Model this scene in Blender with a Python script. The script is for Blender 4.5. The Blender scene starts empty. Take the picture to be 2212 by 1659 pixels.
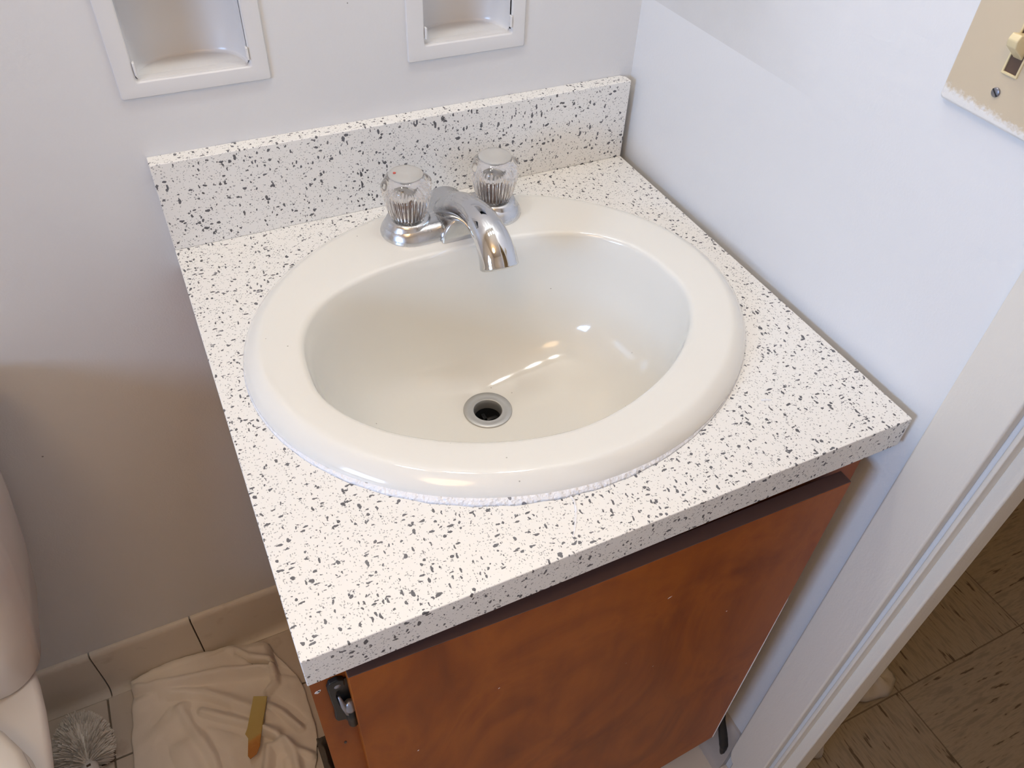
import bpy, bmesh, math, random
from mathutils import Vector, Euler, noise as mn
C = bpy.data.collections.new('bathroom'); bpy.context.scene.collection.children.link(C)
S = bpy.context.scene
PI = math.pi
# ------------------------------------------------------------------ camera (z = 0 is the worktop surface, y = 0 the back wall)
cd = bpy.data.cameras.new('camera'); cam = bpy.data.objects.new('camera', cd); C.objects.link(cam)
cam.location = (0.0038, -0.8031, 0.5105)
cam.rotation_euler = Euler((0.7911, -0.0397, -0.4462), 'XYZ')
cd.sensor_fit = 'HORIZONTAL'; cd.sensor_width = 36.0; cd.lens = 36.0 * 1711.523 / 2212.0
cd.clip_start = 0.01; cd.clip_end = 50
S.camera = cam
S.view_settings.view_transform = 'Standard'; S.view_settings.look = 'None'
S.view_settings.gamma = 1.0; S.view_settings.use_curve_mapping = False
S.view_settings.exposure = 0.0
# ------------------------------------------------------------------ world: daylight outside the window
w = bpy.data.worlds.new('world'); S.world = w; w.use_nodes = True
w.node_tree.nodes['Background'].inputs[0].default_value = (0.62, 0.75, 1.0, 1)
w.node_tree.nodes['Background'].inputs[1].default_value = 0.15
# window daylight: an area lamp filling the window opening of the left wall
WIN = (-1.30, -0.98, 0.52)
ld = bpy.data.lights.new('window_daylight', 'AREA'); ld.shape = 'RECTANGLE'; ld.size = 0.42; ld.size_y = 0.5
ld.spread = math.radians(115); ld.energy = 9.9; ld.color = (0.41, 0.63, 1.0)
lo = bpy.data.objects.new('window_daylight', ld); C.objects.link(lo); lo.location = WIN
lo.rotation_euler = (Vector((0.35, -0.25, 0.0)) - Vector(WIN)).to_track_quat('-Z', 'Y').to_euler()
lo.rotation_euler = Euler((0, math.radians(-90), 0), 'XYZ')
LAMP = (0.20, -0.21, 1.00); LAMP_STRENGTH = 33.7; LAMP_COLOR = (1.0, 0.985, 0.93)
CEIL_FILL = (-0.42, -1.10, 1.38); CEIL_STRENGTH = 7.0; CEIL_COLOR = (1.0, 0.61, 0.25)  # unseen warm fill, added to lift the dark lower part of the room
HALL_FILL = (1.50, -0.95, 1.48); HALL_STRENGTH = 32.5; HALL_COLOR = (1.0, 0.72, 0.36)  # unseen warm fill, added to brighten the hall
FLOOR = -0.8126; CEIL = 1.62; RW = 0.570

# ------------------------------------------------------------------ materials
def mat(name, col, rough=0.5, metal=0.0, **k):
    m = bpy.data.materials.new(name); m.use_nodes = True
    b = m.node_tree.nodes['Principled BSDF']
    b.inputs['Base Color'].default_value = (*col, 1); b.inputs['Roughness'].default_value = rough
    b.inputs['Metallic'].default_value = metal
    for n, v in k.items(): b.inputs[n.replace('_', ' ')].default_value = v
    return m
class NT:
    def __init__(s, m): s.t = m.node_tree; s.b = s.t.nodes['Principled BSDF']
    def n(s, typ, ins=None, **kw):
        x = s.t.nodes.new(typ)
        for a, v in kw.items(): setattr(x, a, v)
        for i, v in (ins or {}).items():
            if hasattr(v, 'bl_idname') or isinstance(v, bpy.types.NodeSocket): s.t.links.new(v, x.inputs[i])
            else: x.inputs[i].default_value = v
        return x
    def math(s, op, a, b=0.0, clamp=False):
        x = s.n('ShaderNodeMath', {0: a, 1: b}, operation=op); x.use_clamp = clamp; return x.outputs[0]
    def link(s, a, b): s.t.links.new(a, b)
    def coord(s, scale=(1, 1, 1), rot=(0, 0, 0), out='Object'):
        c = s.n('ShaderNodeTexCoord')
        m = s.n('ShaderNodeMapping', {0: c.outputs[out]}); m.inputs['Scale'].default_value = scale; m.inputs['Rotation'].default_value = rot
        return m.outputs[0]
    def mix(s, f, a, b):
        x = s.n('ShaderNodeMix', data_type='RGBA')
        for i, v in ((0, f), (6, a), (7, b)):
            if isinstance(v, bpy.types.NodeSocket): s.t.links.new(v, x.inputs[i])
            else: x.inputs[i].default_value = v if i == 0 else (*v, 1)
        return x.outputs[2]
    def ramp(s, f, stops):
        r = s.n('ShaderNodeValToRGB', {0: f}); e = r.color_ramp.elements
        while len(e) < len(stops): e.new(0.5)
        for q, (p, c) in zip(e, stops): q.position = p; q.color = (*c, 1) if len(c) == 3 else c
        return r.outputs[0]
    def bump(s, h, strength=0.3, dist=0.001):
        x = s.n('ShaderNodeBump', {'Height': h, 'Strength': strength, 'Distance': dist}); s.link(x.outputs[0], s.b.inputs['Normal'])

def speckle_layer(t, scale, stretch, rot, thr, size, warp):
    """random flecks: one per 3-D cell, only in the cells whose random value passes thr"""
    co = t.coord(out='Object')
    nz = t.n('ShaderNodeTexNoise', {'Vector': co, 'Scale': warp[0], 'Detail': 2.0})
    sub = t.n('ShaderNodeVectorMath', {0: nz.outputs['Color'], 1: (0.5, 0.5, 0.5)}, operation='SUBTRACT')
    scl = t.n('ShaderNodeVectorMath', {0: sub.outputs[0], 'Scale': warp[1]}, operation='SCALE')
    add = t.n('ShaderNodeVectorMath', {0: co, 1: scl.outputs[0]}, operation='ADD')
    mp = t.n('ShaderNodeMapping', {0: add.outputs[0]}); mp.inputs['Rotation'].default_value = rot; mp.inputs['Scale'].default_value = stretch
    v = t.n('ShaderNodeTexVoronoi', {'Vector': mp.outputs[0], 'Scale': scale}, feature='F1')
    sp = t.n('ShaderNodeSeparateColor', {0: v.outputs['Color']})
    rad = t.math('MULTIPLY', t.math('MAXIMUM', t.math('SUBTRACT', sp.outputs[0], thr), 0.0), size / (1 - thr))
    return t.math('GREATER_THAN', rad, v.outputs['Distance'])
def laminate():
    m = mat('speckled_laminate', (0.84, 0.82, 0.79), 0.42); t = NT(m)
    L = [speckle_layer(t, 330, (1.0, 0.40, 0.6), (0.3, 0.2, 0.5), 0.74, 0.40, (200, 0.0040)),
         speckle_layer(t, 345, (0.40, 1.0, 0.7), (0.1, 0.5, 0.25), 0.74, 0.40, (200, 0.0040)),
         speckle_layer(t, 310, (0.8, 0.7, 0.36), (0.5, 0.1, -0.4), 0.76, 0.40, (200, 0.0040)),
         speckle_layer(t, 150, (1.0, 0.6, 0.9), (0.9, 0.4, 0.1), 0.86, 0.27, (330, 0.0045)),
         speckle_layer(t, 170, (0.7, 1.0, 0.5), (0.2, 0.9, 0.7), 0.86, 0.27, (330, 0.0045))]
    dark = L[0]
    for x in L[1:]: dark = t.math('MAXIMUM', dark, x)
    F = [speckle_layer(t, 800, (1.0, 0.5, 0.8), (0.3, 0.7, 0.2), 0.50, 0.42, (300, 0.0012)),
         speckle_layer(t, 720, (0.5, 1.0, 0.7), (0.8, 0.1, 0.6), 0.55, 0.42, (300, 0.0012))]
    fine = t.math('MAXIMUM', F[0], F[1])
    # the spatter is laid on unevenly
    den = t.n('ShaderNodeTexNoise', {'Vector': t.coord(), 'Scale': 14.0, 'Detail': 1.0})
    tone = t.ramp(den.outputs[0], [(0.35, (0.075, 0.075, 0.09)), (0.7, (0.02, 0.02, 0.03))])
    c = t.mix(t.math('MULTIPLY', fine, 0.62), (0.85, 0.84, 0.81), (0.16, 0.16, 0.17))
    c = t.mix(t.math('MULTIPLY', dark, 0.92), c, tone)
    t.link(c, t.b.inputs['Base Color'])
    return m
def wall_paint(name, col, patch=False, streak=(1, 1, 1)):
    m = mat(name, col, 0.40); t = NT(m)
    co = t.coord()
    a = t.n('ShaderNodeTexNoise', {'Vector': co, 'Scale': 420.0, 'Detail': 3.0})
    b = t.n('ShaderNodeTexNoise', {'Vector': t.coord(scale=streak), 'Scale': 60.0, 'Detail': 4.0})
    v = t.n('ShaderNodeTexVoronoi', {'Vector': co, 'Scale': 16.0}, feature='F1')
    sp = t.n('ShaderNodeSeparateColor', {0: v.outputs['Color']})
    nub = t.math('MULTIPLY', t.math('SUBTRACT', 1.0, t.math('DIVIDE', v.outputs['Distance'], 0.035), True), t.math('GREATER_THAN', sp.outputs[0], 0.55), True)
    h = t.math('ADD', t.math('MULTIPLY', a.outputs[0], 0.07), t.math('ADD', t.math('MULTIPLY', b.outputs[0], 0.14), t.math('MULTIPLY', nub, 0.55)))
    t.bump(h, 0.75, 0.0032)
    g = t.n('ShaderNodeTexVoronoi', {'Vector': co, 'Scale': 21.0}, feature='F1')
    gs = t.n('ShaderNodeSeparateColor', {0: g.outputs['Color']})
    sp2 = t.math('MULTIPLY', t.math('LESS_THAN', g.outputs['Distance'], 0.025), t.math('GREATER_THAN', gs.outputs[1], 0.80))
    c = t.mix(t.math('MULTIPLY', sp2, 0.7), col, (0.09, 0.08, 0.07))
    if patch:   # darker, warmer tone above a level line, fading away from the corner
        xyz = t.n('ShaderNodeSeparateXYZ', {0: co})
        up = t.math('GREATER_THAN', xyz.outputs[2], 0.1945)
        fade = t.math('MULTIPLY', t.math('ADD', xyz.outputs[1], 0.30), 6.5, True)
        nz = t.n('ShaderNodeTexNoise', {'Vector': co, 'Scale': 9.0, 'Detail': 3.0})
        f = t.math('MULTIPLY', t.math('MULTIPLY', up, fade), t.math('MULTIPLY', nz.outputs[0], 1.5, True))
        c = t.mix(f, c, (col[0] * 0.80, col[1] * 0.785, col[2] * 0.76))
    t.link(c, t.b.inputs['Base Color'])
    return m
def tile_mat(name, col):
    m = mat(name, col, 0.35); t = NT(m)
    a = t.n('ShaderNodeTexNoise', {'Vector': t.coord(), 'Scale': 30.0, 'Detail': 4.0})
    c = t.mix(t.math('MULTIPLY', t.math('SUBTRACT', a.outputs[0], 0.6, True), 2.5, True), col, (col[0] * .6, col[1] * .52, col[2] * .45))
    t.link(c, t.b.inputs['Base Color']); t.bump(a.outputs[0], 0.15, 0.001); return m
def vinyl():
    """12 inch vinyl tiles, streaks turned a quarter from one tile to the next"""
    m = mat('hall_vinyl', (0.3, 0.2, 0.1), 0.5); t = NT(m)
    co = t.coord(); xyz = t.n('ShaderNodeSeparateXYZ', {0: co})
    T = 0.3048
    u = t.math('DIVIDE', t.math('SUBTRACT', xyz.outputs[0], 0.920), T); v = t.math('DIVIDE', t.math('SUBTRACT', xyz.outputs[1], -0.572), T)
    fu = t.math('FLOOR', u); fv = t.math('FLOOR', v)
    par = t.math('ABSOLUTE', t.math('MODULO', t.math('ADD', fu, fv), 2.0))
    def streak(sc, off):
        mp = t.n('ShaderNodeMapping', {0: co}); mp.inputs['Scale'].default_value = sc; mp.inputs['Location'].default_value = off
        mp.inputs['Rotation'].default_value = (0, 0, 0.12)
        a = t.n('ShaderNodeTexNoise', {'Vector': mp.outputs[0], 'Scale': 1.0, 'Detail': 3.0, 'Roughness': 0.6})
        return a.outputs[0]
    s1 = streak((17, 120, 1), (3, 1, 0)); s2 = streak((120, 17, 1), (9, 5, 0))
    s = t.math('ADD', t.math('MULTIPLY', s1, par), t.math('MULTIPLY', s2, t.math('SUBTRACT', 1.0, par)))
    c = t.ramp(s, [(0.36, (0.17, 0.13, 0.095)), (0.50, (0.235, 0.185, 0.135)), (0.625, (0.20, 0.15, 0.105)), (0.665, (0.06, 0.038, 0.022))])
    eu = t.math('LESS_THAN', t.math('ABSOLUTE', t.math('SUBTRACT', t.math('FRACT', t.math('ADD', u, 0.5)), 0.5)), 0.004)
    ev = t.math('LESS_THAN', t.math('ABSOLUTE', t.math('SUBTRACT', t.math('FRACT', t.math('ADD', v, 0.5)), 0.5)), 0.004)
    c = t.mix(t.math('MULTIPLY', t.math('MAXIMUM', eu, ev), 0.7), c, (0.05, 0.03, 0.015))
    t.link(c, t.b.inputs['Base Color']); return m
def wood():
    m = mat('varnished_birch', (0.4, 0.1, 0.02), 0.42, Specular_IOR_Level=0.28); t = NT(m)
    mp = t.coord(scale=(1.0, 1.0, 0.55))
    a = t.n('ShaderNodeTexNoise', {'Vector': mp, 'Scale': 7.0, 'Detail': 5.0, 'Roughness': 0.55, 'Distortion': 1.6})
    b = t.n('ShaderNodeTexNoise', {'Vector': t.coord(scale=(60, 60, 5)), 'Scale': 1.0, 'Detail': 2.0})
    v = t.math('ADD', t.math('MULTIPLY', a.outputs[0], 0.85), t.math('MULTIPLY', b.outputs[0], 0.15))
    c = t.ramp(v, [(0.30, (0.15, 0.029, 0.003)), (0.44, (0.255, 0.058, 0.005)), (0.56, (0.335, 0.086, 0.007)), (0.64, (0.27, 0.060, 0.005)), (0.76, (0.19, 0.038, 0.004))])
    t.link(c, t.b.inputs['Base Color'])
    d = t.n('ShaderNodeTexNoise', {'Vector': t.coord(), 'Scale': 500.0, 'Detail': 2.0}); t.bump(d.outputs[0], 0.10, 0.0005)
    return m
def chrome():
    m = mat('worn_chrome', (0.72, 0.73, 0.75), 0.10, 1.0); t = NT(m)
    a = t.n('ShaderNodeTexNoise', {'Vector': t.coord(), 'Scale': 70.0, 'Detail': 5.0, 'Roughness': 0.65})
    xyz = t.n('ShaderNodeSeparateXYZ', {0: t.coord()})
    # hard-water film: thick on the deck, thin towards the spout's end
    film = t.math('MULTIPLY', t.math('ADD', xyz.outputs[1], 0.185), 11.0, True)
    r = t.math('ADD', 0.05, t.math('MULTIPLY', film, t.math('MULTIPLY', t.math('SUBTRACT', a.outputs[0], 0.12, True), 0.72)))
    t.link(r, t.b.inputs['Roughness'])
    sp = t.n('ShaderNodeTexNoise', {'Vector': t.coord(), 'Scale': 320.0, 'Detail': 2.0})
    c = t.mix(t.math('MULTIPLY', t.math('GREATER_THAN', sp.outputs[0], 0.67), t.math('MULTIPLY', film, 0.5)), (0.66, 0.67, 0.69), (0.85, 0.83, 0.80))
    t.link(c, t.b.inputs['Base Color']); return m
M = {}
M['laminate'] = laminate()
M['wall'] = wall_paint('white_wall_paint', (0.735, 0.738, 0.745), streak=(1, 1, 1))
M['wall_r'] = wall_paint('white_wall_paint_brushed', (0.75, 0.753, 0.762), True, (1, 0.25, 2.4))
M['trim'] = wall_paint('thick_trim_paint', (0.74, 0.70, 0.63), streak=(2, 2, 0.3))
M['niche'] = mat('gloss_white_paint', (0.75, 0.75, 0.755), 0.22)
M['sink'] = mat('bone_porcelain', (0.81, 0.80, 0.75), 0.11, Coat_Weight=0.3)
t = NT(M['sink'])
a_ = t.n('ShaderNodeTexVoronoi', {'Vector': t.coord(), 'Scale': 55.0}, feature='F1'); s_ = t.n('ShaderNodeSeparateColor', {0: a_.outputs['Color']})
f_ = t.math('MULTIPLY', t.math('LESS_THAN', a_.outputs['Distance'], 0.04), t.math('GREATER_THAN', s_.outputs[0], 0.82))
t.link(t.mix(t.math('MULTIPLY', f_, 0.55), (0.81, 0.80, 0.75), (0.2, 0.17, 0.12)), t.b.inputs['Base Color'])
M['caulk'] = mat('white_caulk', (0.86, 0.87, 0.90), 0.30)
t = NT(M['caulk'])
n_ = t.n('ShaderNodeTexNoise', {'Vector': t.coord(), 'Scale': 230.0, 'Detail': 2.0}); t.bump(n_.outputs[0], 0.9, 0.003)
t.link(t.mix(t.math('MULTIPLY', speckle_layer(t, 120, (1, .6, .8), (.3, .2, .5), .55, .3, (60, .005)), .8), (0.86, 0.87, 0.90), (0.05, 0.05, 0.07)), t.b.inputs['Base Color'])
M['chrome'] = chrome()
M['chrome_dull'] = mat('dull_chrome', (0.52, 0.52, 0.51), 0.45, 0.75)
M['black'] = mat('drain_dark', (0.012, 0.014, 0.016), 0.35)
M['acrylic'] = mat('clear_acrylic', (0.97, 0.95, 0.93), 0.03, IOR=1.47); M['acrylic'].node_tree.nodes['Principled BSDF'].inputs['Transmission Weight'].default_value = 1.0
M['stem'] = mat('brown_faucet_stem', (0.15, 0.09, 0.075), 0.30, 0.5)
M['cap'] = mat('frosted_cap', (0.86, 0.85, 0.82), 0.12, IOR=1.47); M['cap'].node_tree.nodes['Principled BSDF'].inputs['Transmission Weight'].default_value = 0.55
M['wood'] = wood()
M['door_edge'] = mat('dark_ply_edge', (0.085, 0.05, 0.045), 0.45)
M['hinge'] = mat('blackened_hinge', (0.022, 0.025, 0.027), 0.45, 0.4)
M['hinge_pin'] = mat('grey_hinge_pin', (0.28, 0.28, 0.31), 0.35, 0.5)
M['china'] = mat('toilet_china', (0.86, 0.84, 0.82), 0.12)
M['china_seat'] = mat('toilet_seat_plastic', (0.85, 0.82, 0.76), 0.18)
M['tile'] = tile_mat('beige_floor_tile', (0.68, 0.60, 0.51))
M['tile_w'] = tile_mat('beige_base_tile', (0.72, 0.65, 0.56))
M['tile_shaded'] = tile_mat('shaded_base_tile', (0.44, 0.40, 0.37))  # right base tile: the shade there is painted in as a darker colour
M['grout'] = mat('dirty_grout', (0.24, 0.20, 0.15), 0.9)
M['gap'] = mat('dark_gap', (0.06, 0.045, 0.03), 0.9)
M['cloth'] = mat('white_cotton', (0.86, 0.79, 0.70), 0.95, Sheen_Weight=0.3)
t = NT(M['cloth']); n_ = t.n('ShaderNodeTexNoise', {'Vector': t.coord(), 'Scale': 900.0, 'Detail': 2.0}); t.bump(n_.outputs[0], 0.25, 0.0008)
M['rag'] = mat('dark_grey_cotton', (0.13, 0.115, 0.10), 0.95)
M['bristle'] = mat('off_white_bristle', (0.93, 0.88, 0.80), 0.6)
M['plastic'] = mat('white_plastic', (0.76, 0.73, 0.70), 0.35)
M['yellow'] = mat('yellowed_shim', (0.62, 0.42, 0.10), 0.4)
t = NT(M['yellow']); x_ = t.n('ShaderNodeSeparateXYZ', {0: t.coord()}); n_ = t.n('ShaderNodeTexNoise', {'Vector': t.coord(), 'Scale': 70.0, 'Detail': 3.0})
t.link(t.ramp(t.math('ADD', t.math('MULTIPLY', x_.outputs[1], 8.0), t.math('ADD', 1.96, t.math('MULTIPLY', n_.outputs[0], 0.3))), [(0.38, (0.50, 0.20, 0.03)), (0.50, (0.60, 0.30, 0.06)), (0.56, (0.55, 0.40, 0.12)), (0.95, (0.58, 0.46, 0.16))]), t.b.inputs['Base Color'])
M['red'] = mat('red_dot', (0.55, 0.08, 0.06), 0.4)
M['switch'] = mat('ivory_plate', (0.60, 0.50, 0.36), 0.35)
t = NT(M['switch'])   # wall paint rolled over the plate's lower left corner
x_ = t.n('ShaderNodeSeparateXYZ', {0: t.coord()}); n_ = t.n('ShaderNodeTexNoise', {'Vector': t.coord(), 'Scale': 380.0, 'Detail': 3.0})
low = t.math('SUBTRACT', t.math('MULTIPLY', t.math('SUBTRACT', 0.2655, x_.outputs[2]), 90.0), t.math('MULTIPLY', t.math('SUBTRACT', -0.418, x_.outputs[1]), 6.0))
pf = t.math('MULTIPLY', t.math('SUBTRACT', t.math('ADD', low, n_.outputs[0]), 0.55), 2.2, True)
t.link(t.mix(pf, (0.60, 0.50, 0.36), (0.76, 0.745, 0.72)), t.b.inputs['Base Color']); t.bump(t.math('MULTIPLY', pf, n_.outputs[0]), 0.4, 0.001)
M['toggle'] = mat('ivory_toggle', (0.72, 0.60, 0.36), 0.3)
M['brown'] = mat('brown_recess', (0.10, 0.06, 0.04), 0.6)
M['screw'] = mat('steel_screw', (0.26, 0.26, 0.29), 0.4, 0.8)
M['chip'] = mat('white_paint_chip', (0.75, 0.74, 0.74), 0.6)
M['rubber'] = mat('black_rubber', (0.010, 0.010, 0.011), 0.5)
M['film'] = mat('crumpled_film', (0.50, 0.45, 0.40), 0.35, Alpha=0.8)
M['vinyl'] = vinyl()
M['hallwall'] = mat('hall_wall', (0.45, 0.38, 0.30), 0.8)
M['ceil'] = mat('ceiling_paint', (0.72, 0.66, 0.58), 0.8)
for k_, c_, s_ in (('globe', LAMP_COLOR, LAMP_STRENGTH), ('fill_globe_c', CEIL_COLOR, CEIL_STRENGTH), ('fill_globe_h', HALL_COLOR, HALL_STRENGTH)):
    M[k_] = mat('lamp_' + k_, (1, 1, 1), 0.5); b_ = M[k_].node_tree.nodes['Principled BSDF']
    b_.inputs['Emission Color'].default_value = (*c_, 1); b_.inputs['Emission Strength'].default_value = s_

# ------------------------------------------------------------------ helpers
def link(name, me, m=None, parent=None, smooth=False):
    o = bpy.data.objects.new(name, me); C.objects.link(o)
    if m is not None: me.materials.append(m)
    if parent is not None: o.parent = parent; o.matrix_parent_inverse = parent.matrix_world.inverted() if False else o.matrix_parent_inverse
    if smooth: me.polygons.foreach_set('use_smooth', [True] * len(me.polygons))
    return o
def obj(name, bm, m=None, parent=None, smooth=False, bevel=0.0, seg=2, sub=0, angle=None):
    bmesh.ops.recalc_face_normals(bm, faces=bm.faces[:])
    me = bpy.data.meshes.new(name); bm.to_mesh(me); bm.free()
    o = link(name, me, m, parent, smooth)
    if bevel:
        b = o.modifiers.new('bevel', 'BEVEL'); b.width = bevel; b.segments = seg; b.limit_method = 'ANGLE'; b.angle_limit = math.radians(35)
        me.polygons.foreach_set('use_smooth', [True] * len(me.polygons))
        o.modifiers.new('wn', 'WEIGHTED_NORMAL')
    if sub: s = o.modifiers.new('sub', 'SUBSURF'); s.levels = sub; s.render_levels = sub
    return o
def tag(o, label, cat, group=None):
    o['label'] = label; o['category'] = cat
    if group: o['group'] = group
    return o
def struct(name, bm, m, **k):
    o = obj(name, bm, m, **k); o['kind'] = 'structure'; return o
def empty(name, loc=(0, 0, 0)):
    o = bpy.data.objects.new(name, None); C.objects.link(o); o.empty_display_size = 0.05; return o
def box(bm, x0, x1, y0, y1, z0, z1):
    v = [bm.verts.new((x, y, z)) for x in (x0, x1) for y in (y0, y1) for z in (z0, z1)]
    for f in ((0, 1, 3, 2), (4, 6, 7, 5), (0, 4, 5, 1), (2, 3, 7, 6), (0, 2, 6, 4), (1, 5, 7, 3)): bm.faces.new([v[i] for i in f])
    return v
def B(*a):
    bm = bmesh.new(); box(bm, *a); return bm
def rings(bm, R, closed=True, cap0=False, cap1=False):
    V = [[bm.verts.new(p) for p in r] for r in R]; n = len(V[0])
    for a, b in zip(V, V[1:]):
        for i in range(n if closed else n - 1):
            j = (i + 1) % n; bm.faces.new((a[i], a[j], b[j], b[i]))
    if cap0: bm.faces.new(V[0][::-1])
    if cap1: bm.faces.new(V[-1])
    return V
def lathe(bm, prof, c=(0, 0, 0), n=48, f=None, cap0=False, cap1=False):
    R = []
    for k, (r, z) in enumerate(prof):
        R.append([(c[0] + (r * (f(k, 2 * PI * i / n) if f else 1)) * math.cos(2 * PI * i / n), c[1] + (r * (f(k, 2 * PI * i / n) if f else 1)) * math.sin(2 * PI * i / n), c[2] + z) for i in range(n)])
    return rings(bm, R, True, cap0, cap1)
def prism(bm, poly, axis, a0, a1):
    """extrude a 2-D polygon along axis from a0 to a1"""
    def P(p, a):
        return {'x': (a, p[0], p[1]), 'y': (p[0], a, p[1]), 'z': (p[0], p[1], a)}[axis]
    return rings(bm, [[P(p, a0) for p in poly], [P(p, a1) for p in poly]], True, True, True)
def tube(bm, pts, rads, n=24, cap=True, up=(1, 0, 0), asp=1.0):
    P = [Vector(p) for p in pts]; R = []; upv = Vector(up)
    for i, p in enumerate(P):
        d = (P[min(i + 1, len(P) - 1)] - P[max(i - 1, 0)]).normalized()
        s = upv - d * upv.dot(d); s.normalize(); q = d.cross(s)
        r = rads[i] if isinstance(rads, (list, tuple)) else rads
        R.append([tuple(p + s * (r * math.cos(2 * PI * k / n)) + q * (r * asp * math.sin(2 * PI * k / n))) for k in range(n)])
    return rings(bm, R, True, cap, cap)
def smoothpath(pts, rads, m=8):
    """Catmull-Rom through pts"""
    P = [Vector(p) for p in pts]; out = []; ro = []
    for i in range(len(P) - 1):
        p0, p1, p2, p3 = P[max(i - 1, 0)], P[i], P[i + 1], P[min(i + 2, len(P) - 1)]
        for k in range(m):
            t = k / m
            out.append(0.5 * ((2 * p1) + (p2 - p0) * t + (2 * p0 - 5 * p1 + 4 * p2 - p3) * t * t + (3 * p1 - p0 - 3 * p2 + p3) * t ** 3))
            ro.append(rads[i] * (1 - t) + rads[i + 1] * t)
    out.append(P[-1]); ro.append(rads[-1]); return out, ro
def roundrect(x0, x1, y0, y1, r, n=6):
    o = []
    for cx, cy, a in ((x1 - r, y1 - r, 0), (x0 + r, y1 - r, 90), (x0 + r, y0 + r, 180), (x1 - r, y0 + r, 270)):
        for k in range(n + 1):
            t = math.radians(a + 90 * k / n); o.append((cx + r * math.cos(t), cy + r * math.sin(t)))
    return o
def sup(cx, cy, a, b, th, nb, nf):
    c, s = math.cos(th), math.sin(th); n = nb if s > 0 else nf
    k = (abs(c / a) ** n + abs(s / b) ** n) ** (-1 / n); return (cx + k * c, cy + k * s)

# ================================================================== SETTING
# back wall, cut round the two niches
NI = [(0.012, 0.1175, 0.1765, 0.292), (0.2995, 0.4010, 0.1720, 0.285)]
bm = bmesh.new()
xs = [-1.36, NI[0][0], NI[0][1], NI[1][0], NI[1][1], RW + 0.12]
for a, b, h in zip(xs, xs[1:], (0, 1, 0, 2, 0)):
    if not h: box(bm, a, b, 0, 0.09, FLOOR - .02, CEIL)
    else: box(bm, a, b, 0, 0.09, FLOOR - .02, NI[h - 1][2]); box(bm, a, b, 0, 0.09, NI[h - 1][3], CEIL)
bmesh.ops.remove_doubles(bm, verts=bm.verts, dist=1e-6)
struct('wall_back', bm, M['wall'])
bm = bmesh.new()
box(bm, RW, RW + .085, -0.606, 0.0, FLOOR - .02, CEIL); box(bm, RW, RW + .085, -2.35, -1.37, FLOOR - .02, CEIL); box(bm, RW, RW + .085, -1.37, -0.606, 1.22, CEIL)
struct('wall_right', bm, M['wall_r'])
bm = bmesh.new()
wy0, wy1, wz0, wz1 = WIN[1] - .22, WIN[1] + .22, WIN[2] - .26, WIN[2] + .26
box(bm, -1.46, -1.36, -2.35, wy0, FLOOR, CEIL); box(bm, -1.46, -1.36, wy1, 0.0, FLOOR, CEIL)
box(bm, -1.46, -1.36, wy0, wy1, FLOOR, wz0); box(bm, -1.46, -1.36, wy0, wy1, wz1, CEIL)
struct('wall_left', bm, M['wall'])
struct('wall_front', B(-1.46, RW + .085, -2.45, -2.35, FLOOR, CEIL), M['wall'])
struct('ceiling', B(-1.46, 2.4, -2.45, 0.09, CEIL, CEIL + .08), M['ceil'])
bm = bmesh.new()
box(bm, -1.36, -1.325, wy0 - .05, wy0 + .01, wz0 - .06, wz1 + .06); box(bm, -1.36, -1.325, wy1 - .01, wy1 + .05, wz0 - .06, wz1 + .06)
box(bm, -1.36, -1.325, wy0, wy1, wz1 - .01, wz1 + .06); box(bm, -1.36, -1.31, wy0 - .06, wy1 + .06, wz0 - .05, wz0 + .01)
struct('window_1', bm, M['trim'])
# bathroom floor: tiles on a grout bed
bm = bmesh.new(); T = 0.1115
for i in range(-10, 9):
    for j in range(0, 22):
        x0 = -0.3105 + i * T; y1 = -0.020 - j * T
        if x0 > RW: continue
        box(bm, max(x0 + .0015, -1.36), min(x0 + T - .0015, RW), y1 - T + .003, y1, FLOOR - .006, FLOOR)
box(bm, -1.36, RW + .12, -2.35, 0.0, FLOOR - .03, FLOOR - .0025)
o = struct('floor', bm, M['tile'], bevel=0.0012)
o.data.materials.append(M['grout'])
for p in o.data.polygons:
    if p.vertices[0] >= len(o.data.vertices) - 8: p.material_index = 1
# hall floor beyond the door and the hall's walls
struct('floor', B(RW + .085, 2.4, -2.35, 0.09, FLOOR - .03, FLOOR), M['vinyl'])
struct('wall_hall', B(2.4, 2.48, -2.45, 0.09, FLOOR - .03, CEIL), M['hallwall'])
struct('wall_hall_end', B(RW + .085, 2.4, 0.09, 0.15, FLOOR - .03, CEIL), M['hallwall'])
struct('wall_hall_front', B(RW + .085, 2.4, -2.45, -2.35, FLOOR - .03, CEIL), M['hallwall'])
# cove base tiles, back and right
def basetile(bm, x0, x1, flip=False):
    prof = [(0.0, FLOOR - .004), (-0.0240, FLOOR - .004), (-0.0235, FLOOR + .0015), (-0.0185, FLOOR + .0035), (-0.0140, FLOOR + .0075), (-0.0112, FLOOR + .015), (-0.0095, FLOOR + .035),
            (-0.0088, FLOOR + .104), (-0.0078, FLOOR + .1105), (-0.0045, FLOOR + .1140), (0.0, FLOOR + .1148)]
    if flip: R = [[(RW + p[0], x, p[1]) for p in prof] for x in (x0, x1)]
    else: R = [[(x, p[0], p[1]) for p in prof] for x in (x0, x1)]
    rings(bm, R, True, True, True)
bm = bmesh.new(); x = -0.3027 - 0.1537 * 7
while x < RW - .02:
    basetile(bm, x + .001, min(x + .1527, RW - .012)); x += 0.1537
o = struct('baseboard_back', bm, M['tile_w'], bevel=0.0006)
bm = bmesh.new(); box(bm, -1.36, RW, -0.0055, 0, FLOOR, FLOOR + .106); o2 = obj('grout_line', bm, M['gap'], o)
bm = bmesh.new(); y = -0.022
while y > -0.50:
    basetile(bm, max(y - .1527, -0.5435), y, True); y -= 0.1537
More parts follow.
